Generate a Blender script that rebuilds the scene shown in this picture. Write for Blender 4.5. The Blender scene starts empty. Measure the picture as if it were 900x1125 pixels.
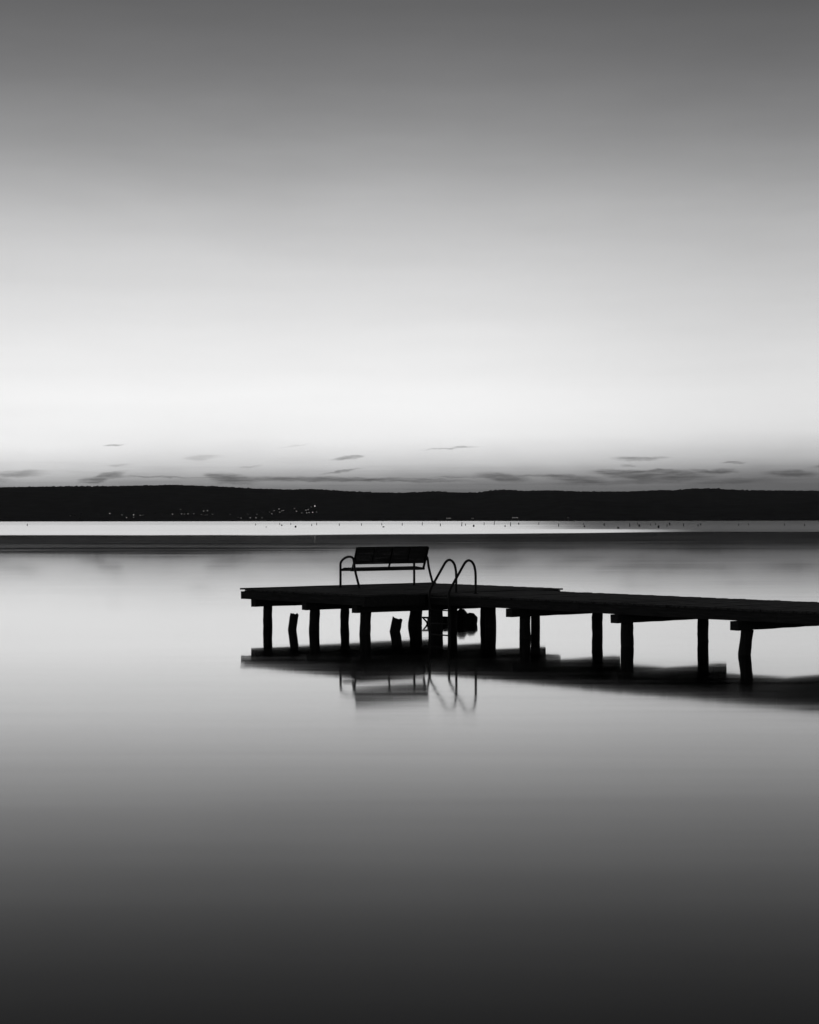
import bpy, bmesh, math, random
from mathutils import Vector, Matrix, noise
R = math.radians
random.seed(7)
S = bpy.context.scene
C = S.collection
PI = math.pi

# ------------------------------------------------------------------ helpers
def lin(g):
    g /= 255.0
    return g/12.92 if g <= .04045 else ((g+.055)/1.055)**2.4

def mat(name):
    m = bpy.data.materials.new(name); m.use_nodes = True
    nt = m.node_tree
    b = next(n for n in nt.nodes if n.type == 'BSDF_PRINCIPLED')
    return m, nt, b

def N(nt, t, **kw):
    n = nt.nodes.new(t)
    for k, v in kw.items(): setattr(n, k, v)
    return n

def noise_mat(name, c1, c2, scale=(4, 4, 4), rough=.8, nscale=3.0, bump=.0, spec=.3, metal=0):
    m, nt, b = mat(name)
    tc = N(nt, 'ShaderNodeTexCoord'); mp = N(nt, 'ShaderNodeMapping'); nz = N(nt, 'ShaderNodeTexNoise')
    cr = N(nt, 'ShaderNodeValToRGB')
    mp.inputs['Scale'].default_value = scale
    nz.inputs['Scale'].default_value = nscale; nz.inputs['Detail'].default_value = 6; nz.inputs['Roughness'].default_value = .65
    nt.links.new(tc.outputs['Object'], mp.inputs['Vector']); nt.links.new(mp.outputs[0], nz.inputs['Vector'])
    nt.links.new(nz.outputs['Fac'], cr.inputs['Fac'])
    cr.color_ramp.elements[0].position = .3; cr.color_ramp.elements[1].position = .7
    cr.color_ramp.elements[0].color = (*c1, 1); cr.color_ramp.elements[1].color = (*c2, 1)
    nt.links.new(cr.outputs[0], b.inputs['Base Color'])
    b.inputs['Roughness'].default_value = rough
    b.inputs['Specular IOR Level'].default_value = spec
    b.inputs['Metallic'].default_value = metal
    if bump:
        bp = N(nt, 'ShaderNodeBump'); bp.inputs['Strength'].default_value = bump; bp.inputs['Distance'].default_value = .01
        nt.links.new(nz.outputs['Fac'], bp.inputs['Height']); nt.links.new(bp.outputs[0], b.inputs['Normal'])
    return m

def g(v): return (v, v, v*1.02)
M_plank = noise_mat('weathered_planks', g(.035), g(.14), (9, .8, 9), .85, 3, .5, .12)
M_beam = noise_mat('weathered_beams', g(.03), g(.07), (.8, 9, 9), .9, 3, .5, .1)
M_post = noise_mat('wet_piling_wood', g(.02), g(.05), (12, 12, 1.2), .8, 2, .7, .15)
M_metal = noise_mat('dark_painted_steel', g(.012), g(.02), (5, 5, 5), .45, 6, 0, .3)
M_slat = noise_mat('dark_bench_slats', g(.012), g(.022), (1, 12, 12), .6, 4, .2, .2)
M_rail = noise_mat('dull_steel_tube', g(.02), g(.035), (5, 5, 5), .5, 6, 0, .25, 0)
M_hill = noise_mat('forested_hillside', (.045, .046, .048), (.085, .087, .09), (.004, .004, .02), 1, 3, 0, 0)
M_wall = noise_mat('house_plaster', g(.05), g(.08), (.3, .3, .3), .9, 2, 0, 0)
M_roof = noise_mat('roof_tiles', g(.02), g(.04), (.5, .5, .5), .9, 2, 0, 0)
def glow(name, s):
    m, nt, b = mat(name)
    b.inputs['Base Color'].default_value = (.5, .5, .5, 1)
    b.inputs['Emission Color'].default_value = (1, .98, .95, 1); b.inputs['Emission Strength'].default_value = s
    return m
M_glow = {'f': glow('dim_window', .2), 'm': glow('lit_window', .4), 'b': glow('bright_window', .7), 'B': glow('floodlit_window', 1.2)}

def finish(name, bm, m, parent=None, loc=None):
    me = bpy.data.meshes.new(name)
    bmesh.ops.recalc_face_normals(bm, faces=bm.faces)
    bm.to_mesh(me); bm.free(); me.materials.append(m)
    o = bpy.data.objects.new(name, me); C.objects.link(o)
    if parent is not None: o.parent = parent
    if loc is not None: o.location = loc
    return o

def tag(o, label=None, cat=None, group=None, kind=None):
    if label: o['label'] = label
    if cat: o['category'] = cat
    if group: o['group'] = group
    if kind: o['kind'] = kind
    return o

def empty(name, loc, rz=0):
    o = bpy.data.objects.new(name, None); C.objects.link(o)
    o.location = loc; o.rotation_euler = (0, 0, rz); o.empty_display_size = .2
    return o

def copy_tree(o, parent=None):
    c = o.copy(); C.objects.link(c)
    if parent is not None: c.parent = parent
    for ch in [x for x in bpy.data.objects if x.parent == o]:
        copy_tree(ch, c)
    return c

def box(bm, x0, x1, y0, y1, z0, z1, bev=0, jit=0, seg=None):
    """box; seg=(axis,n) slices it so jitter can roughen the long edges"""
    nx = ny = 1
    if seg: 
        if seg[0] == 'x': nx = seg[1]
        else: ny = seg[1]
    vs = {}
    for i in range(nx+1):
        for j in range(ny+1):
            for k in range(2):
                p = Vector((x0+(x1-x0)*i/nx, y0+(y1-y0)*j/ny, z1 if k else z0))
                if jit: p += Vector([random.uniform(-jit, jit) for _ in range(3)])
                vs[i, j, k] = bm.verts.new(p)
    F = bm.faces.new
    for i in range(nx):
        for j in range(ny):
            F([vs[i, j, 1], vs[i+1, j, 1], vs[i+1, j+1, 1], vs[i, j+1, 1]])
            F([vs[i, j, 0], vs[i, j+1, 0], vs[i+1, j+1, 0], vs[i+1, j, 0]])
        F([vs[i, 0, 0], vs[i+1, 0, 0], vs[i+1, 0, 1], vs[i, 0, 1]])
        F([vs[i+1, ny, 0], vs[i, ny, 0], vs[i, ny, 1], vs[i+1, ny, 1]])
    for j in range(ny):
        F([vs[0, j+1, 0], vs[0, j, 0], vs[0, j, 1], vs[0, j+1, 1]])
        F([vs[nx, j, 0], vs[nx, j+1, 0], vs[nx, j+1, 1], vs[nx, j, 1]])

def tube(bm, pts, rad, n=10, jit=0, cap=True):
    """sweep a ring along pts (Vectors); rad is a number or a list"""
    pts = [Vector(p) for p in pts]
    rads = rad if isinstance(rad, (list, tuple)) else [rad]*len(pts)
    up = None; rings = []
    for i, p in enumerate(pts):
        t = (pts[min(i+1, len(pts)-1)]-pts[max(i-1, 0)]).normalized()
        if up is None:
            a = Vector((1, 0, 0)) if abs(t.x) < .9 else Vector((0, 1, 0))
            up = (a - t*a.dot(t)).normalized()
        else:
            up = (up - t*up.dot(t)).normalized()
        s = t.cross(up)
        rings.append([bm.verts.new(p + (up*math.cos(2*PI*k/n)+s*math.sin(2*PI*k/n))*rads[i]*(1+random.uniform(-jit, jit))) for k in range(n)])
    for a, b in zip(rings, rings[1:]):
        for k in range(n):
            f = bm.faces.new([a[k], a[(k+1) % n], b[(k+1) % n], b[k]]); f.smooth = True
    if cap:
        bm.faces.new(rings[0][::-1]); bm.faces.new(rings[-1])
    return rings

def smooth_path(pts, n=6):
    P = [Vector(p) for p in pts]; out = []
    for i in range(len(P)-1):
        p0, p1, p2, p3 = P[max(i-1, 0)], P[i], P[i+1], P[min(i+2, len(P)-1)]
        for k in range(n):
            t = k/n
            out.append(.5*((2*p1)+(p2-p0)*t+(2*p0-5*p1+4*p2-p3)*t*t+(3*p1-p0-3*p2+p3)*t**3))
    out.append(P[-1]); return out

# ------------------------------------------------------------------ pier frame: u along the walkway, v across it
H = 2.485                                     # camera above the water
A0 = Vector((-3.95, 42.67, 0))
UA = math.atan2(-.772, .636)                  # direction of u
def W(u, v, z=0):
    return A0 + Vector((.636, -.772, 0))*u + Vector((.772, .636, 0))*v + Vector((0, 0, z))

pier = empty('pier', A0, UA)                  # children built in (u, v, z)
tag(pier, 'dark weathered wooden pier on round pilings, with a square platform and side walkway', 'pier')
TOP = .885
# platform deck: planks along v
bm = bmesh.new()
u = 0; first = True
while u < 4.66:
    w = random.uniform(.135, .15)
    dz = random.uniform(-.004, .004); e0 = random.uniform(-.03, .02); e1 = random.uniform(-.02, .02)
    if first: dz = .022; e0 = -.03
    if u+w > 4.66: e1 = .02
    box(bm, u, min(u+w, 4.7), e0, 5.9+e1, TOP-.036+dz, TOP+dz, jit=.002, seg=('y', 8))
    u += w+.008; first = False
finish('platform_deck', bm, M_plank, pier)
WX0, WY0, WY1, WL = 4.715, 1.75, 4.95, 26.0
bm = bmesh.new(); u = WX0
while u < WX0+WL:
    w = random.uniform(.135, .15)
    dz = random.uniform(-.005, .004) - .02
    box(bm, u, u+w, WY0+random.uniform(-.025, .025), WY1+random.uniform(-.03, .03), TOP-.036+dz, TOP+dz, jit=.002, seg=('y', 6))
    u += w+.009
finish('walkway_deck', bm, M_plank, pier)
# stringers (along u)
def stringer(u0, u1, v0, v1, z0, z1, name='stringer', ax='x'):
    bm = bmesh.new(); box(bm, u0, u1, v0, v1, z0, z1, jit=.003, seg=(ax, max(2, int(max(u1-u0, v1-v0)/.5))))
    return finish(name, bm, M_beam, pier)
for v in (.02, 1.5, 2.95, 4.4, 5.8):
    stringer(.10 if v < 1 else .04, 4.60, v, v+.07, .652, .845)
stringer(-.04, .097, .02, .09, .652, .826)
stringer(4.615, 4.675, .0, 1.72, .625, .842, 'end_board', 'y')
stringer(4.615, 4.675, 4.98, 5.86, .66, .842, 'end_board', 'y')
for v in (WY0+.03, WY0+1.1, WY0+2.1, WY1-.1):
    for a, b in ((4.69, 9.4), (9.41, 14.4), (14.41, 19.4), (19.41, 30.6)):
        stringer(a, b, v, v+.07, .638, .822)
stringer(.004, .05, .2, 5.86, .655, .842, 'end_board', 'y')
# cross beams (along v)
def cross(u, v0, v1, th=.18, z0=.475, z1=.648):
    bm = bmesh.new(); box(bm, u-th/2, u+th/2, v0, v1, z0, z1, jit=.004, seg=('y', 10))
    finish('cross_beam', bm, M_beam, pier)
G = [.36, 2.42, 4.2]
for i, u in enumerate(G): cross(u, .1 if i != 1 else .06, 5.75)
WG = [WX0+2.75, WX0+5.78, WX0+8.82, WX0+11.9, WX0+15, WX0+18, WX0+21, WX0+24.5]
for u in WG: cross(u, WY0-.1, WY1-.08, .19, .467, .636)
# pilings
def post(u, v, r=.107, lean=(0, 0), top=.47, seed=0, wig=.012, base=1.0):
    bm = bmesh.new(); n = 11; pts = []; rr = []
    z0 = -.7
    for i in range(n+1):
        z = z0+(top-z0)*i/n
        w = Vector((noise.noise(Vector((seed*3.1, z*1.9, 0))), noise.noise(Vector((seed*5.3, z*1.9, 7))), 0))*wig*2
        pts.append(Vector((u+lean[0]*(z-top), v+lean[1]*(z-top), z))+w)
        rr.append(r*(base+(1-base)*max(0, z)/top if z > 0 else base)*(1+.10*noise.noise(Vector((seed*2.2, z*5, 3)))))
    tube(bm, pts, rr, 14, .03)
    return finish('post', bm, M_post, pier)
sd = 1
for (u, v, r, ln, bs) in [
    (G[0], .51, .107, (0, 0), 1), (G[0], 2.80, .105, (.02, .03), 1), (G[0], 5.62, .11, (0, .05), 1),
    (G[1], .35, .115, (.03, .0), 1), (G[1], 3.36, .135, (.02, .14), 1.22), (G[1], 5.5, .12, (0, 0), 1),
    (G[2], .42, .12, (.05, .03), 1), (G[2], 2.43, .158, (0, 0), 1), (G[2], 2.93, .10, (0, 0), 1),
    (G[2]+.1, 3.98, .13, (-.03, 0), 1), (G[2], 5.5, .11, (0, .0), 1)]:
    post(u, v, r, ln, .478, sd, .008, bs); sd += 1
for i, u in enumerate(WG):
    ln1 = (-.0, .0); ln2 = (.0, .0)
    if i == 2: ln1 = (.10, .05)
    post(u, WY0+.27 if i != 0 else WY0+.36, .118 if i != 1 else .125, ln1, .47, sd, .008); sd += 1
    post(u, WY0+(2.52 if i < 2 else 2.7), .115, (.03, -.03) if i == 1 else ln2, .47, sd, .012); sd += 1

# ------------------------------------------------------------------ broken stumps and drift log in the water
def stump(name, x, y, r, h, lean, label, seed, group=None, round_top=False):
    bm = bmesh.new(); pts = []; rr = []
    n = 9
    for i in range(n+1):
        z = -.5+(h+.5)*i/n
        pts.append(Vector((lean[0]*z/h, lean[1]*z/h, z)))
        k = 1+.08*noise.noise(Vector((seed, z*6, 1)))
        if round_top and z > 0:
            k *= math.sqrt(max(.12, 1-(z/h)**3.2))*(1+.1*math.sin(PI*min(1, z/h)))
        rr.append(r*k)
    rings = tube(bm, pts, rr, 14, .05)
    if not round_top:                       # splintered top
        for v in rings[-1]: v.co.z += r*.55*noise.noise(Vector((v.co.x*14+seed, v.co.y*14, seed)))
    o = finish(name, bm, M_post, None, (x, y, 0))
    tag(o, label, 'wooden stump', group)
stump('stump', -2.67, 41.4, .098, .36, (.05, 0), 'slim broken post stump leaning right between the two leftmost front pilings', 3)
stump('stump', -.33, 40.7, .118, .30, (.06, .0), 'short thick broken stump leaning right under the platform below the bench', 9)
stump('stump', 1.24, 43.95, .16, .345, (.02, 0), 'rounded taller stump in the clump behind the ladder, close to the drift log', 5, None, True)
stump('stump', 1.45, 43.7, .17, .262, (.035, 0), 'rounded lower stump at the right edge of the clump behind the ladder', 11, None, True)
lg = empty('drift_log', (.86, 43.75, 0)); tag(lg, 'waterlogged dark timber lying low in the water between the pilings behind the ladder', 'log')
bm = bmesh.new(); tube(bm, [(-.42+.1*i, .02*math.sin(i), .075+.006*math.sin(i*2)) for i in range(10)], [.10+.008*math.sin(i*3) for i in range(10)], 12, .05)
finish('trunk', bm, M_post, lg)
bm = bmesh.new(); tube(bm, [(-.56, 0, .155), (-.4, 0, .145), (-.2, 0, .13)], [.02, .026, .03], 8, .08)
tube(bm, [(-.54, 0, .14), (-.46, 0, .06), (-.40, 0, -.05)], [.015, .022, .03], 8, .08)
finish('branch', bm, M_post, lg)

# ------------------------------------------------------------------ bench   local: x along the bench, y from front to rear (towards the camera)
bench = empty('park_bench', (-1.655, 43.62, TOP), R(38.5))
tag(bench, 'dark metal park bench seen from behind with curved armrests, standing on the pier platform', 'bench')
BL = 2.26
def BY(w): return -w
for s in (0, 1):
    x = s*BL
    p = [(x, 0, .0), (x, 0, .30), (x, 0, .54), (x, -.02, .60), (x, -.09, .66), (x, -.20, .71), (x, -.33, .736), (x, -.44, .728), (x, -.505, .695), (x, -.535, .63), (x, -.565, .48), (x, -.64, .27), (x, -.76, .0)]
    path = smooth_path(p, 5); bm = bmesh.new()
    tube(bm, path, .029, 10)
    for q in (p[0], p[-1]):
        tube(bm, [(q[0], q[1], .0), (q[0], q[1], .012)], .045, 14)
    finish('leg_frame', bm, M_metal, bench)
# seat: slatted shell, front edge rolled down
bm = bmesh.new(); x0, x1 = .045, BL-.045
prof_seat = [(-.02, .435), (-.05, .452), (-.10, .460), (-.16, .458), (-.22, .452), (-.28, .446), (-.34, .440), (-.40, .436)]
for (w, z) in prof_seat:
    box(bm, x0, x1, w-.022, w+.022, z-.024, z+.012, jit=.0005, seg=('x', 6))
finish('seat', bm, M_slat, bench)
bm = bmesh.new()
for w in (-.03, -.40):
    tube(bm, [(x0-.04, w, .415), (x1+.04, w, .415)], .03, 10)
for xx in (x0, x0+(x1-x0)/4, x0+(x1-x0)/2, x0+(x1-x0)*.75, x1):
    tube(bm, smooth_path([(xx, -.03, .428), (xx, -.2, .43), (xx, -.40, .42)], 3), .014, 8)
finish('seat_frame', bm, M_metal, bench)
# backrest: close horizontal slats on five uprights, leaning to the rear
def backp(t):      # t 0 bottom .. 1 top
    return (-.435-.155*t, .50+.455*t)
bm = bmesh.new()
ns = 13
for i in range(ns):
    t = .15+.85*i/(ns-1); w, z = backp(t)
    box(bm, x0-.01, x1+.01, w-.008, w+.010, z-.0157, z+.0157, jit=.0005, seg=('x', 6))
finish('backrest', bm, M_slat, bench)
for k in range(5):
    xx = x0+(x1-x0)*k/4
    r = {0: .03, 2: .024, 4: .03}.get(k, .016)
    bm = bmesh.new()
    a = backp(0); b = backp(1.0)
    a2 = backp(.17)
    pp = [(xx, -.34, .42), (xx, -.41, .43), (xx, a[0]-.018, a[1]+.02)] if k in (0, 2, 4) else [(xx, a2[0]-.018, a2[1])]
    tube(bm, smooth_path(pp+[(xx, (a[0]+b[0])/2-.018, (a[1]+b[1])/2), (xx, b[0]-.018, b[1])], 4), r, 8)
    finish('back_support', bm, M_metal, bench)
for xx in (x0, x1):
    s = 1 if xx > 1 else -1
    bm = bmesh.new(); tube(bm, [(xx, -.505, .70), (xx+s*.05, -.505, .70)], .014, 8)
    finish('arm_bracket', bm, M_metal, bench)

# ------------------------------------------------------------------ swim ladder
RX, RY = .436, 39.76
lad = empty('swim_ladder', (RX, RY, 0), math.atan2(.636, .772))   # local x: from the water rails to the feet on the deck ; local -y : along the pier edge
tag(lad, 'steel bathing ladder with two hooped handrails fixed to the near edge of the pier', 'ladder')
SP = .648; OF = .77
for s in (0, 1):
    y = -s*SP
    P = [(0, y, -.6), (0, y, 0), (0, y, .5), (0, y, .88), (.025, y, .96), (.09, y, 1.07), (.25, y, 1.285), (.40, y, 1.485), (.47, y, 1.57), (.555, y, 1.612), (.645, y, 1.59), (.72, y, 1.51), (.76, y, 1.38), (OF, y, 1.25), (OF, y, 1.1), (OF, y, TOP)]
    bm = bmesh.new(); tube(bm, smooth_path(P, 4), .0275, 12)
    h = finish('handrail', bm, M_rail, lad)
    bm = bmesh.new(); tube(bm, [(OF, y, TOP), (OF, y, TOP+.014)], .062, 18); finish('foot_plate', bm, M_rail, lad)
for z in (.80, .535, .25, .0):
    bm = bmesh.new(); box(bm, -.03, .035, -SP+.02, -.02, z-.012, z+.012, jit=.0004)
    finish('rung', bm, M_rail, lad)

# ------------------------------------------------------------------ water
bm = bmesh.new()
ys = [-270, 0, 30, 80, 200, 600, 2000, 6000, 12800]
xs = [-8100, -3000, -600, -100, 0, 100, 600, 3000, 8100]
vv = [[bm.verts.new((x, y, 0)) for x in xs] for y in ys]
for j in range(len(ys)-1):
    for i in range(len(xs)-1):
        bm.faces.new([vv[j][i], vv[j][i+1], vv[j+1][i+1], vv[j+1][i]])
m, nt, b = mat('lake_water')
L = nt.links.new
b.inputs['Base Color'].default_value = (.004, .0042, .0045, 1)
b.inputs['IOR'].default_value = 1.333
b.inputs['Specular IOR Level'].default_value = .5
def math_(nt, op, a, b_=None, c=None, clamp=False):
    n = N(nt, 'ShaderNodeMath', operation=op); n.use_clamp = clamp
    for i, v in enumerate((a, b_, c)):
        if v is None: continue
        if isinstance(v, (int, float)): n.inputs[i].default_value = v
        else: nt.links.new(v, n.inputs[i])
    return n.outputs[0]
def maprange(nt, v, a, b_, c, d, mode='SMOOTHSTEP'):
    n = N(nt, 'ShaderNodeMapRange', interpolation_type=mode)
    nt.links.new(v, n.inputs[0])
    for i, x in zip((1, 2, 3, 4), (a, b_, c, d)): n.inputs[i].default_value = x
    return n.outputs[0]
geo = N(nt, 'ShaderNodeNewGeometry'); sx = N(nt, 'ShaderNodeSeparateXYZ'); L(geo.outputs['Position'], sx.inputs[0])
# wind-ruffled far zone: begins a few hundred metres out
def wnoise(scale_x, scale_y, nscale, detail=3):
    mp = N(nt, 'ShaderNodeMapping'); mp.inputs['Scale'].default_value = (scale_x, scale_y, 1)
    nz = N(nt, 'ShaderNodeTexNoise'); nz.inputs['Scale'].default_value = nscale; nz.inputs['Detail'].default_value = detail
    L(geo.outputs['Position'], mp.inputs[0]); L(mp.outputs[0], nz.inputs['Vector']); return nz.outputs['Fac']
n1 = wnoise(.006, .006, 1.6, 3)
az = math_(nt, 'DIVIDE', sx.outputs[0], math_(nt, 'MAXIMUM', sx.outputs[1], 1))
edge = math_(nt, 'MULTIPLY_ADD', n1, 190, 215)
edge = math_(nt, 'ADD', edge, maprange(nt, az, .02, .19, 0, 70))
rel = math_(nt, 'SUBTRACT', sx.outputs[1], edge)
ruf = maprange(nt, rel, 0, 44, 0, 1)
n2 = wnoise(.02, .12, 1.0, 4)                     # long calm / ruffled streaks
near_r = maprange(nt, sx.outputs[1], 23.2, 28.5, .074, .045, 'LINEAR')
near_r = math_(nt, 'ADD', near_r, maprange(nt, sx.outputs[1], 50, 130, 0, -.011))
near_r = math_(nt, 'MULTIPLY', near_r, maprange(nt, n2, .3, .7, .72, 1.28))
near_r = math_(nt, 'MULTIPLY', near_r, maprange(nt, wnoise(.25, 2.4, 1.0, 4), .3, .7, .8, 1.2))
mx = N(nt, 'ShaderNodeMix'); L(ruf, mx.inputs[0]); L(near_r, mx.inputs[2]); pass
# wind-ruffled water: the faces of the wavelets one sees from the shore lean towards it
lg_ = math_(nt, 'LOGARITHM', math_(nt, 'MAXIMUM', sx.outputs[1], 10), 2.0)
cq = N(nt, 'ShaderNodeCombineXYZ'); L(math_(nt, 'MULTIPLY', az, 6), cq.inputs[0]); L(math_(nt, 'MULTIPLY', lg_, 5), cq.inputs[1])
nq = N(nt, 'ShaderNodeTexNoise'); nq.inputs['Scale'].default_value = 1; nq.inputs['Detail'].default_value = 3; L(cq.outputs[0], nq.inputs['Vector'])
nearzone = maprange(nt, sx.outputs[1], 430, 540, 1, 0)
brN = maprange(nt, az, .085, .165, 1, .22)
brF = maprange(nt, az, .02, .11, 1, .26)
br = N(nt, 'ShaderNodeMix'); L(nearzone, br.inputs[0]); L(brF, br.inputs[2]); L(brN, br.inputs[3])
L(math_(nt, 'MULTIPLY_ADD', br.outputs[0], .10, .03), mx.inputs[3])
tilt = math_(nt, 'MULTIPLY', math_(nt, 'MULTIPLY', ruf, br.outputs[0]), .0195)
tilt = math_(nt, 'MULTIPLY', tilt, maprange(nt, nq.outputs['Fac'], .3, .7, .8, 1.1))
tilt = math_(nt, 'MULTIPLY', tilt, maprange(nt, sx.outputs[1], 980, 1250, 1, .3))
tilt = math_(nt, 'ADD', tilt, math_(nt, 'MULTIPLY', maprange(nt, sx.outputs[1], 1500, 2200, 0, .006), br.outputs[0]))
swell = math_(nt, 'MULTIPLY_ADD', wnoise(.12, 1.3, 1.0, 4), .0045, -.0002)      # slow swell left over by the long exposure
swell = math_(nt, 'MULTIPLY', swell, maprange(nt, sx.outputs[1], 50, 110, 1, 0))
swell = math_(nt, 'MULTIPLY', swell, math_(nt, 'SUBTRACT', 1, ruf))
tilt = math_(nt, 'SUBTRACT', tilt, swell)
nv = N(nt, 'ShaderNodeCombineXYZ'); L(math_(nt, 'MULTIPLY', tilt, -1), nv.inputs[1]); nv.inputs[2].default_value = 1
nn = N(nt, 'ShaderNodeVectorMath', operation='NORMALIZE'); L(nv.outputs[0], nn.inputs[0]); 
om = next(n for n in nt.nodes if n.type == 'OUTPUT_MATERIAL')
gl = N(nt, 'ShaderNodeBsdfGlossy'); df = N(nt, 'ShaderNodeBsdfDiffuse'); df.inputs[0].default_value = (.004, .0042, .0045, 1)
fr = N(nt, 'ShaderNodeFresnel'); fr.inputs['IOR'].default_value = 1.333
fc = N(nt, 'ShaderNodeValToRGB'); L(fr.outputs[0], fc.inputs[0]); fe = fc.color_ramp.elements
fe[0].position = 0; fe[0].color = (0, 0, 0, 1); fe[1].position = 1; fe[1].color = (1, 1, 1, 1)
for p_, v_ in ((.02, .012), (.211, .12), (.26, .165), (.394, .318), (.526, .585), (.672, .78), (.79, .87)):
    e_ = fe.new(p_); e_.color = (v_, v_, v_, 1)
ms = N(nt, 'ShaderNodeMixShader'); L(fc.outputs[0], ms.inputs[0]); L(df.outputs[0], ms.inputs[1]); L(gl.outputs[0], ms.inputs[2])
gl.inputs['Color'].default_value = (1, 1, 1, 1)
L(nn.outputs[0], gl.inputs['Normal']); L(nn.outputs[0], fr.inputs['Normal']); L(ms.outputs[0], om.inputs['Surface'])
L(mx.outputs[0], gl.inputs['Roughness'])
water = finish('water', bm, m); tag(water, kind='structure')
for f in water.data.polygons: pass

# ------------------------------------------------------------------ hills
CY = 571.7; F = 2000.0
def interp(tab, x):
    if x <= tab[0][0]: return tab[0][1]
    for (a, b), (c, d) in zip(tab, tab[1:]):
        if x <= c:
            t = (x-a)/(c-a); return b+(d-b)*t
    return tab[-1][1]
ridge_tab = [(-500, 549), (-250, 542), (-80, 536), (75, 533.6), (100, 533.6), (130, 533.5), (160, 532.8), (190, 532.2), (220, 533.2), (250, 534.6), (280, 536.4), (300, 537.0), (320, 537.5), (337, 537), (355, 537.6), (380, 539.2), (410, 540.7), (440, 541.3), (460, 540.4), (480, 539.5), (500, 541), (525, 541), (545, 538.3), (560, 538.1), (575, 539.3), (598, 538.9), (610, 539), (640, 540.2), (690, 540.2), (722, 538.8), (735, 538.6), (740, 539), (760, 537), (790, 537), (800, 538.2), (825, 539), (950, 540), (1200, 545), (1500, 550)]
low_tab = [(430, 571.5), (500, 566.5), (540, 564), (577, 560), (605, 553), (622, 549.3), (645, 550), (680, 551.8), (720, 553.8), (770, 556), (825, 555), (900, 552), (1050, 549), (1300, 553), (1500, 556)]
def hill_mesh(name, tab, px0, px1, step, d_shore, d_ridge, d_back, prof, rough, treeh, seed):
    bm = bmesh.new(); rows = []
    n = 16
    px = px0; cols = []
    while px <= px1: cols.append(px); px += step
    for j in range(n+3):
        row = []
        for px in cols:
            az = (px-450)/F
            hr = max(1.0, (CY-interp(tab, px))/F*d_ridge + H)
            if j <= n:
                s = j/n; d = d_shore+(d_ridge-d_shore)*s
                z = hr*prof(s)
                z += rough*math.sin(PI*s)*noise.noise(Vector((az*60, s*4, seed)))
                z = min(z, (hr-H)*d/d_ridge+H - 4*(1-s)) if s < 1 else z
                if j == n: z += treeh*(noise.noise(Vector((px*.35, 0, seed)))*.8+random.uniform(-.35, .35))
                if j == 0: z = -6
            else:
                s = (j-n)/2; d = d_ridge+(d_back-d_ridge)*s; z = hr*(1-s)-6*s
            row.append(bm.verts.new((az*d, d, z)))
        rows.append(row)
    for a, b in zip(rows, rows[1:]):
        for i in range(len(a)-1):
            f = bm.faces.new([a[i], a[i+1], b[i+1], b[i]]); f.smooth = True
    o = finish(name, bm, M_hill); tag(o, kind='structure'); return o
prof1 = lambda s: .02+.28*s**1.3+.70*s*s*(3-2*s) if s > 0 else 0
prof1n = lambda s: min(1, prof1(s))
hill_mesh('hills', ridge_tab, -500, 1500, 1.0, 7400, 9600, 12500, prof1n, 10, 5.0, 1)
hill_mesh('hills', low_tab, 432, 1500, 1.0, 6600, 7350, 8300, prof1n, 5, 3.0, 4)
# flat wooded shore, a little in front of the hills
bm = bmesh.new(); prev = None
px = -500
while px <= 1500:
    az = (px-450)/F; d = 7150 if px < 470 else 6450
    h = 7+5*noise.noise(Vector((px*.03, 0, 3)))+3*noise.noise(Vector((px*.3, 0, 5)))
    cur = [bm.verts.new((az*(d-60), d-60, -2)), bm.verts.new((az*(d-30), d-30, h*.8)), bm.verts.new((az*(d+90), d+90, h)), bm.verts.new((az*(d+330), d+330, -2))]
    if prev:
        for k in range(3): bm.faces.new([prev[k], cur[k], cur[k+1], prev[k+1]])
    prev = cur; px += 1.5
tag(finish('shore_terrain', bm, M_hill), kind='structure')

# ------------------------------------------------------------------ town lights on the hillside: small houses with a lit window
def hill_d(px, py):
    az = (px-450)/F; hr = (CY-interp(ridge_tab, px))/F*9600+H
    e = (CY-py)/F
    d = 7420
    while d < 9500:
        s = (d-7400)/2200
        if hr*prof1n(s) >= e*d+H: break
        d += 10
    return az*d, d, max(2, e*d+H)
def make_house(kind, name='house'):
    t = empty(name, (0, 0, 0))
    bm = bmesh.new(); box(bm, -5, 5, -3.5, 3.5, -6, 5); finish('wall', bm, M_wall, t)
    bm = bmesh.new()
    vs = [bm.verts.new(p) for p in ((-5.5, -4, 5.01), (5.5, -4, 5.01), (5.5, 4, 5.01), (-5.5, 4, 5.01), (-5.5, 0, 7.8), (5.5, 0, 7.8))]
    for f in ((0, 1, 5, 4), (3, 4, 5, 2), (0, 4, 3), (1, 2, 5), (0, 3, 2, 1)): bm.faces.new([vs[i] for i in f])
    finish('roof', bm, M_roof, t)
    bm = bmesh.new(); w = {'f': 1.1, 'm': 1.3, 'b': 1.6, 'B': 2.4}[kind]
    box(bm, -w, w, -3.62, -3.5, 1.0, 3.6); finish('window', bm, M_glow[kind], t)
    return t
protos = {}
LAB = {'f': 'small hillside house with a faintly lit window above the left half of the far shore',
       'm': 'small hillside house with one lit window above the left half of the far shore',
       'b': 'hillside house with a brightly lit window above the left half of the far shore',
       'B': 'hillside house with the brightest light, highest and rightmost of the town on the far slope'}
GRP = {'f': 'faintly lit houses on the far hillside', 'm': 'lit houses on the far hillside', 'b': 'brightly lit houses on the far hillside', 'B': None}
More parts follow.
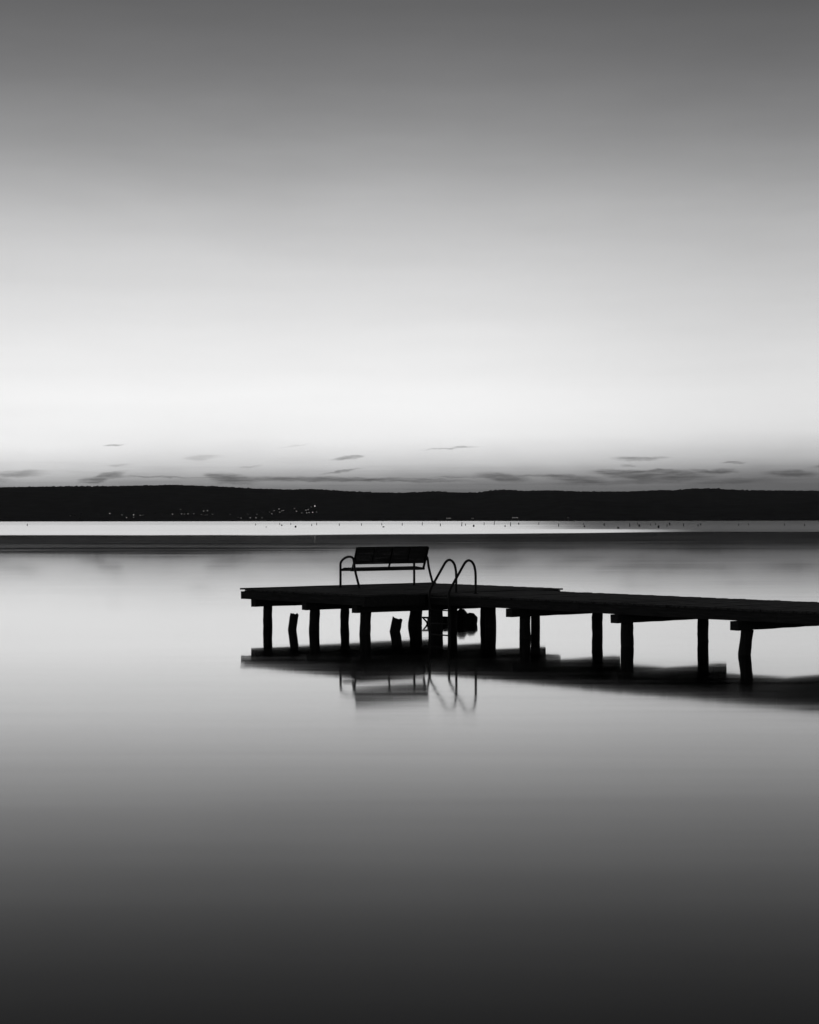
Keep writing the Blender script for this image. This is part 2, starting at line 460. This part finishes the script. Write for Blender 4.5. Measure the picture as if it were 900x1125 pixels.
l6 = [(15,158,'f'),(45,162,'f'),(85,148,'m'),(75,180,'m'),(200,155,'b'),(275,143,'b'),(355,152,'f'),(385,170,'m'),(432,152,'b'),(432,168,'f'),(440,130,'f'),(475,155,'m'),(492,156,'b'),(565,130,'f'),(573,148,'b'),(615,148,'m'),(688,147,'m'),(740,118,'m'),(748,146,'m'),(766,147,'f'),(790,146,'m'),(828,146,'m'),(880,153,'b'),(893,157,'m'),(893,127,'m')]
l7 = [(55,125,'m'),(78,125,'m'),(45,151,'m'),(62,156,'b'),(75,154,'m'),(112,150,'f'),(228,150,'f'),(320,110,'f'),(372,110,'b'),(392,118,'m'),(418,130,'m'),(443,138,'m'),(405,150,'f'),(345,149,'f'),(280,172,'f'),(300,174,'m'),(360,172,'m'),(398,172,'m'),(438,172,'f'),(487,136,'f'),(503,147,'m'),(517,127,'b'),(550,115,'b'),(555,136,'m'),(570,127,'m'),(580,125,'m'),(652,112,'f'),(665,130,'m'),(700,140,'f'),(728,122,'m'),(742,118,'m'),(732,140,'m'),(748,138,'m'),(772,136,'b'),(786,95,'B'),(762,100,'f'),(798,134,'f')]
spots = [(x/6+75, y/6+540, k) for x, y, k in l6]+[(x/6+215, y/6+540, k) for x, y, k in l7]
for (px, py, k) in spots:
    x, y, z = hill_d(px, py)
    if k in protos: o = copy_tree(protos[k])
    else:
        o = make_house(k); protos[k] = o
    o.location = (x, y-2, z-2.3); o.rotation_euler = (0, 0, -(px-450)/F)
    tag(o, LAB[k], 'house', GRP[k])
# long pale sheds on the right shore, lit along the eaves
for (px, py, w, lab) in ((493, 569.4, 9, 'long low lit shed on the far shore, right above the ladder'), (566, 569.0, 11, 'longest low lit shed on the far shore above the middle of the pier'), (519.5, 569.5, 5, 'small dim shed between the two longer sheds on the far shore'), (624, 568.9, 4, 'small dim shed standing rightmost on the far shore')):
    d = 6380; x = (px-450)/F*d; z = (CY-py)/F*d+H
    t = empty('shed', (x, d, 0), -(px-450)/F); tag(t, lab, 'shed')
    bm = bmesh.new(); box(bm, -w, w, -4, 4, -1, z+1.5); finish('wall', bm, M_wall, t)
    bm = bmesh.new()
    vs = [bm.verts.new(p) for p in ((-w-.5, -4.5, z+1.51), (w+.5, -4.5, z+1.51), (w+.5, 4.5, z+1.51), (-w-.5, 4.5, z+1.51), (-w-.5, 0, z+3.5), (w+.5, 0, z+3.5))]
    for f in ((0, 1, 5, 4), (3, 4, 5, 2), (0, 4, 3), (1, 2, 5), (0, 3, 2, 1)): bm.faces.new([vs[i] for i in f])
    finish('roof', bm, M_roof, t)
    k = max(1, int(w/2.2))
    for i in range(k):
        xx = -w+2*w*(i+.5)/k
        bm = bmesh.new(); box(bm, xx-1.1, xx+1.1, -4.1, -4, z-.5, z+.9); finish('window', bm, M_glow['m' if w > 6 else 'f'], t)

# ------------------------------------------------------------------ stakes in the far shallow water
st = [(281,577,2,0),(292.5,579.2,1,0),(307.5,576.4,2.2,0),(309.7,577.6,1.5,1),(319.5,576.4,2.2,0),(324.7,579.4,2,1),(342.5,577.6,2.4,0),(348,576.8,2.8,0),(373,577.4,2.6,0),
      (397.3,577.4,2.8,0),(419.5,577,2.6,0),(421.3,579.4,1.3,1),(442,577.3,2.8,0),(464,577,3.4,0),(484,578,3,0),(507.3,578,4.4,0),(511.5,577.4,2,0),(520.5,578.8,2.2,1),(532,577,3.2,0),(543,576.8,4.4,0),(555,579,2,0),(561,578,4,0),(570,576.4,2,1),
      (592,576.6,2.6,0),(613.7,578.4,3,0),(641,576.8,1.8,0),(642.3,579,1.6,1),(664,577.4,2.4,1),(679.5,580.8,1.6,1),(692,578.4,3.2,0),(700.5,576.4,2.2,0),(702.5,578.6,2.0,1),(715,577.6,2,0),(720.5,577,2.2,0),(723.5,580,2.4,1),(733,578.4,2.2,0),(735.8,577.2,2.4,1),(751,578.2,2.8,0),(767,578.4,2.4,0),(770,577.4,1.8,1),(811.5,577.8,2.2,0),(822.5,577.2,2,0),
      (30,577.4,2.5,0),(862,577.6,2.4,0),(884,578.3,2.4,0)]
bm = bmesh.new(); tube(bm, [(0, 0, -.5), (.0, 0, .5), (.03, 0, 1.0)], [.19, .17, .14], 8, .06)
stake = finish('stake', bm, M_post)
bm = bmesh.new(); tube(bm, [(0, 0, -.4), (.02, 0, .3), (.05, 0, .62), (.06, 0, .95), (.06, 0, 1.0)], [.3, .31, .33, .27, .15], 10, .08)
block = finish('mooring_block', bm, M_post)
done = set()
for (px, py, h, k) in st:
    d = H*F/(py-CY); src = block if k else stake
    o = src if k not in done else src.copy()
    if k in done: C.objects.link(o)
    done.add(k)
    hm = h/F*d
    o.location = ((px-450)/F*d, d, 0); o.scale = (1, 1, hm); o.rotation_euler = (0, R(random.uniform(-7, 7)), random.uniform(0, 6))
    if k: tag(o, 'short thick dark mooring post far out in the bright strip of water', 'mooring post', 'thick mooring posts far out in the lake')
    else: tag(o, 'thin dark stake standing upright far out in the bright strip of water', 'stake', 'thin stakes far out in the lake')

# ------------------------------------------------------------------ evening haze over the lake
bm = bmesh.new(); box(bm, -8200, 8200, -280, 12900, -9, 260)
m = bpy.data.materials.new('haze'); m.use_nodes = True; nt = m.node_tree; nt.nodes.clear()
o_ = N(nt, 'ShaderNodeOutputMaterial'); pv = N(nt, 'ShaderNodeVolumePrincipled'); nt.links.new(pv.outputs[0], o_.inputs['Volume'])
pv.inputs['Color'].default_value = (.9, .9, .92, 1); pv.inputs['Density'].default_value = 1.1e-5
tag(finish('haze', bm, m), kind='stuff')

# ------------------------------------------------------------------ world
w = bpy.data.worlds.new('World'); S.world = w; w.use_nodes = True
nt = w.node_tree; nt.nodes.clear(); L = nt.links.new
out = N(nt, 'ShaderNodeOutputWorld'); bg = N(nt, 'ShaderNodeBackground'); L(bg.outputs[0], out.inputs[0])
tc = N(nt, 'ShaderNodeTexCoord'); sp = N(nt, 'ShaderNodeSeparateXYZ'); L(tc.outputs['Generated'], sp.inputs[0])
X, Y, Z = sp.outputs
hyp = math_(nt, 'SQRT', math_(nt, 'ADD', math_(nt, 'MULTIPLY', X, X), math_(nt, 'MULTIPLY', Y, Y)))
hyp = math_(nt, 'MAXIMUM', hyp, .02)
elev = math_(nt, 'DIVIDE', Z, hyp)                       # tangent of the elevation
azx = math_(nt, 'DIVIDE', X, math_(nt, 'MAXIMUM', Y, .05))
front = maprange(nt, Y, -.3, .8, 0, 1)
# cloud-deck plane coordinates: degrees-like units, x right, y up (2000 per unit tangent)
PX = math_(nt, 'MULTIPLY', azx, 2000.0); PY = math_(nt, 'MULTIPLY', elev, 2000.0)
cmb = N(nt, 'ShaderNodeCombineXYZ'); L(PX, cmb.inputs[0]); L(PY, cmb.inputs[1])
def skynoise(sx_, sy_, detail=4, seed=0, rough=.6):
    mp = N(nt, 'ShaderNodeMapping'); mp.inputs['Scale'].default_value = (sx_, sy_, 1); mp.inputs['Location'].default_value = (seed*3.7, seed*1.9, seed)
    nz = N(nt, 'ShaderNodeTexNoise'); nz.inputs['Scale'].default_value = 1; nz.inputs['Detail'].default_value = detail; nz.inputs['Roughness'].default_value = rough
    L(cmb.outputs[0], mp.inputs[0]); L(mp.outputs[0], nz.inputs['Vector']); return nz.outputs['Fac']
# lateral shift of the dusk band: the right side is hazier and the band there stands higher
veil = skynoise(.004, .012, 3, 2)
shift = math_(nt, 'MULTIPLY', maprange(nt, azx, -.19, .19, -9, 8, 'LINEAR'), maprange(nt, PY, 20, 220, 1, 0))
shift = math_(nt, 'ADD', shift, math_(nt, 'MULTIPLY', math_(nt, 'SUBTRACT', veil, .5), maprange(nt, PY, 0, 200, 18, 30)))
PYs = math_(nt, 'SUBTRACT', PY, shift)
ramp_tab = [(0,98),(30,108),(38,124),(46,146),(54,176),(62,200),(72,217),(82,231),(92,240),(120,246),(150,243),(185,235),(221,225),(271,212),(321,195),(371,170),(421,146),(471,125),(520,110),(566,99),(650,88),(800,72),(1000,60)]
cr = N(nt, 'ShaderNodeValToRGB'); L(maprange(nt, PYs, 0, 1000, 0, 1, 'LINEAR'), cr.inputs[0])
els = cr.color_ramp.elements
cr.color_ramp.interpolation = 'B_SPLINE'
els[0].position = 0; els[1].position = 1
for i, (p, gv) in enumerate(ramp_tab):
    e = els[0] if i == 0 else (els[len(els)-1] if i == len(ramp_tab)-1 else els.new(p/1000))
    if i == len(ramp_tab)-1: e = els[len(els)-1]
    c = lin(gv); t = 1+.03*(1-gv/255); e.color = (c, c, c*t, 1)
col = cr.outputs[0]
# clouds low over the hills: (centre px, py in the old frame, half width, half height, tilt deg, darkness)
CL = [(118,524,18,3.2,14,.42),(98,528,14,2.6,4,.34),(256,526.5,26,4.4,-6,.46),(240,523,16,1.8,-8,.3),(345,526.3,75,2.2,-.5,.42),(440,527.2,70,1.8,-1,.28),(384,503.2,15,1.7,5,.42),(375,517.2,20,1.0,9,.3),
      (126,489.7,10,.8,3,.34),(221,502.8,18,2.6,3,.13),(130,511.5,14,1.0,2,.12),(180,524.2,50,.9,-1,.25),(275,512.5,12,.9,5,.14),(320,490,18,.8,7,.07),
      (495,492.4,27,.9,3.5,.26),(553,524.8,24,3.6,-6,.38),(510,524.3,40,.9,0,.2),(600,523,30,1.4,1,.25),(632,526.5,28,3.4,-3,.32),(668,519.3,17,2.6,0,.36),(728,523.8,52,5.6,0,.44),(700,521,34,2.8,2,.3),(732,518.4,18,1.8,0,.3),
      (793,518.8,17,2.3,1,.42),(770,518,10,1.2,-8,.25),(700,505,22,2.0,-2,.3),(722,504,16,.9,2,.2),(690,512.6,6,1.2,0,.2),(806,509.4,11,1.0,2,.34),(800,530,40,2.6,3,.2),(660,531,50,2.2,1,.18),(20,521,30,3,2,.3),(-30,527,40,2.5,-2,.3),(870,522,28,3.2,-2,.35),(910,514,20,1.6,3,.3)]
wx = math_(nt, 'MULTIPLY', math_(nt, 'SUBTRACT', skynoise(.03, .12, 4, 5), .5), 26)
wy = math_(nt, 'MULTIPLY', math_(nt, 'SUBTRACT', skynoise(.055, .16, 5, 9, .65), .5), 6.5)
cw = N(nt, 'ShaderNodeCombineXYZ'); L(math_(nt, 'ADD', PX, wx), cw.inputs[0]); L(math_(nt, 'ADD', PY, wy), cw.inputs[1])
trans = None
for (px, py, rx, ry, tilt, dk) in CL:
    mp = N(nt, 'ShaderNodeMapping', vector_type='TEXTURE')
    mp.inputs['Location'].default_value = (px-450, CY-py, 0); mp.inputs['Rotation'].default_value = (0, 0, R(tilt)); mp.inputs['Scale'].default_value = (rx*1.15, ry*1.35, 1)
    L(cw.outputs[0], mp.inputs[0])
    ln = N(nt, 'ShaderNodeVectorMath', operation='LENGTH'); L(mp.outputs[0], ln.inputs[0])
    f = maprange(nt, ln.outputs['Value'], .35, 1.25, min(.95, dk*2.0), 0)
    trans = f if trans is None else math_(nt, 'ADD', trans, f)
ragged = maprange(nt, skynoise(.035, .42, 5, 31, .7), .3, .7, .35, 1.25)
trans = math_(nt, 'EXPONENT', math_(nt, 'MULTIPLY', math_(nt, 'MULTIPLY', math_(nt, 'MINIMUM', trans, .95), ragged), -1))
# thin streaks of stratus near the horizon
strk = maprange(nt, skynoise(.006, .22, 4, 12), .45, .75, 0, .22)
strk = math_(nt, 'MULTIPLY', strk, maprange(nt, PY, 30, 75, 1, 0))
trans = math_(nt, 'MULTIPLY', trans, math_(nt, 'SUBTRACT', 1, strk))
# very faint wide banding higher up
hb = maprange(nt, skynoise(.0018, .02, 3, 20), .2, .8, .965, 1.035, 'LINEAR')
trans = math_(nt, 'MULTIPLY', trans, hb)
trans = math_(nt, 'MULTIPLY', math_(nt, 'MINIMUM', trans, 1.05), maprange(nt, azx, .0, .22, 1, .84))
# the dusk sky: dim all round, brightest over the hills where the sun has set
amb = math_(nt, 'MULTIPLY_ADD', front, .6, .4)
mul = math_(nt, 'MULTIPLY', trans, amb)
vm = N(nt, 'ShaderNodeVectorMath', operation='SCALE'); L(col, vm.inputs[0]); L(mul, vm.inputs['Scale'])
# physical twilight term (monochrome)
sky = N(nt, 'ShaderNodeTexSky', sky_type='NISHITA'); sky.sun_disc = False
sky.sun_elevation = R(.4); sky.sun_rotation = R(-4)
bw = N(nt, 'ShaderNodeRGBToBW'); L(sky.outputs[0], bw.inputs[0])
skm = math_(nt, 'MULTIPLY', bw.outputs[0], .004)
add = N(nt, 'ShaderNodeVectorMath', operation='ADD'); L(vm.outputs[0], add.inputs[0])
cs = N(nt, 'ShaderNodeCombineXYZ')
for i in range(3): L(skm, cs.inputs[i])
L(cs.outputs[0], add.inputs[1]); L(add.outputs[0], bg.inputs['Color'])
bg.inputs['Strength'].default_value = 1.0

# sun just under the ridge line: afterglow only
sl = bpy.data.lights.new('sun', 'SUN'); sl.energy = .3; sl.angle = R(.5); sl.color = (1, .99, .97)
so = bpy.data.objects.new('sun', sl); C.objects.link(so)
so.rotation_euler = (R(89.6), 0, R(180+4)); so.location = (0, 60, 40)

# ------------------------------------------------------------------ camera
cam = bpy.data.cameras.new('camera'); co = bpy.data.objects.new('camera', cam); C.objects.link(co)
cam.sensor_fit = 'VERTICAL'; cam.sensor_height = 36; cam.sensor_width = 28.8; cam.lens = 64
cam.clip_start = .1; cam.clip_end = 40000
co.location = (0, 0, H)
pitch = math.atan((CY-562.5)/F)
co.rotation_euler = (R(90)+pitch, R(.0), 0)
co.rotation_euler = (Matrix.Rotation(R(90)+pitch, 4, 'X') @ Matrix.Rotation(R(-.07), 4, 'Z')).to_euler()
S.camera = co
S.view_settings.view_transform = 'Standard'; S.view_settings.look = 'None'
S.view_settings.exposure = 0; S.view_settings.gamma = 1; S.view_settings.use_curve_mapping = False
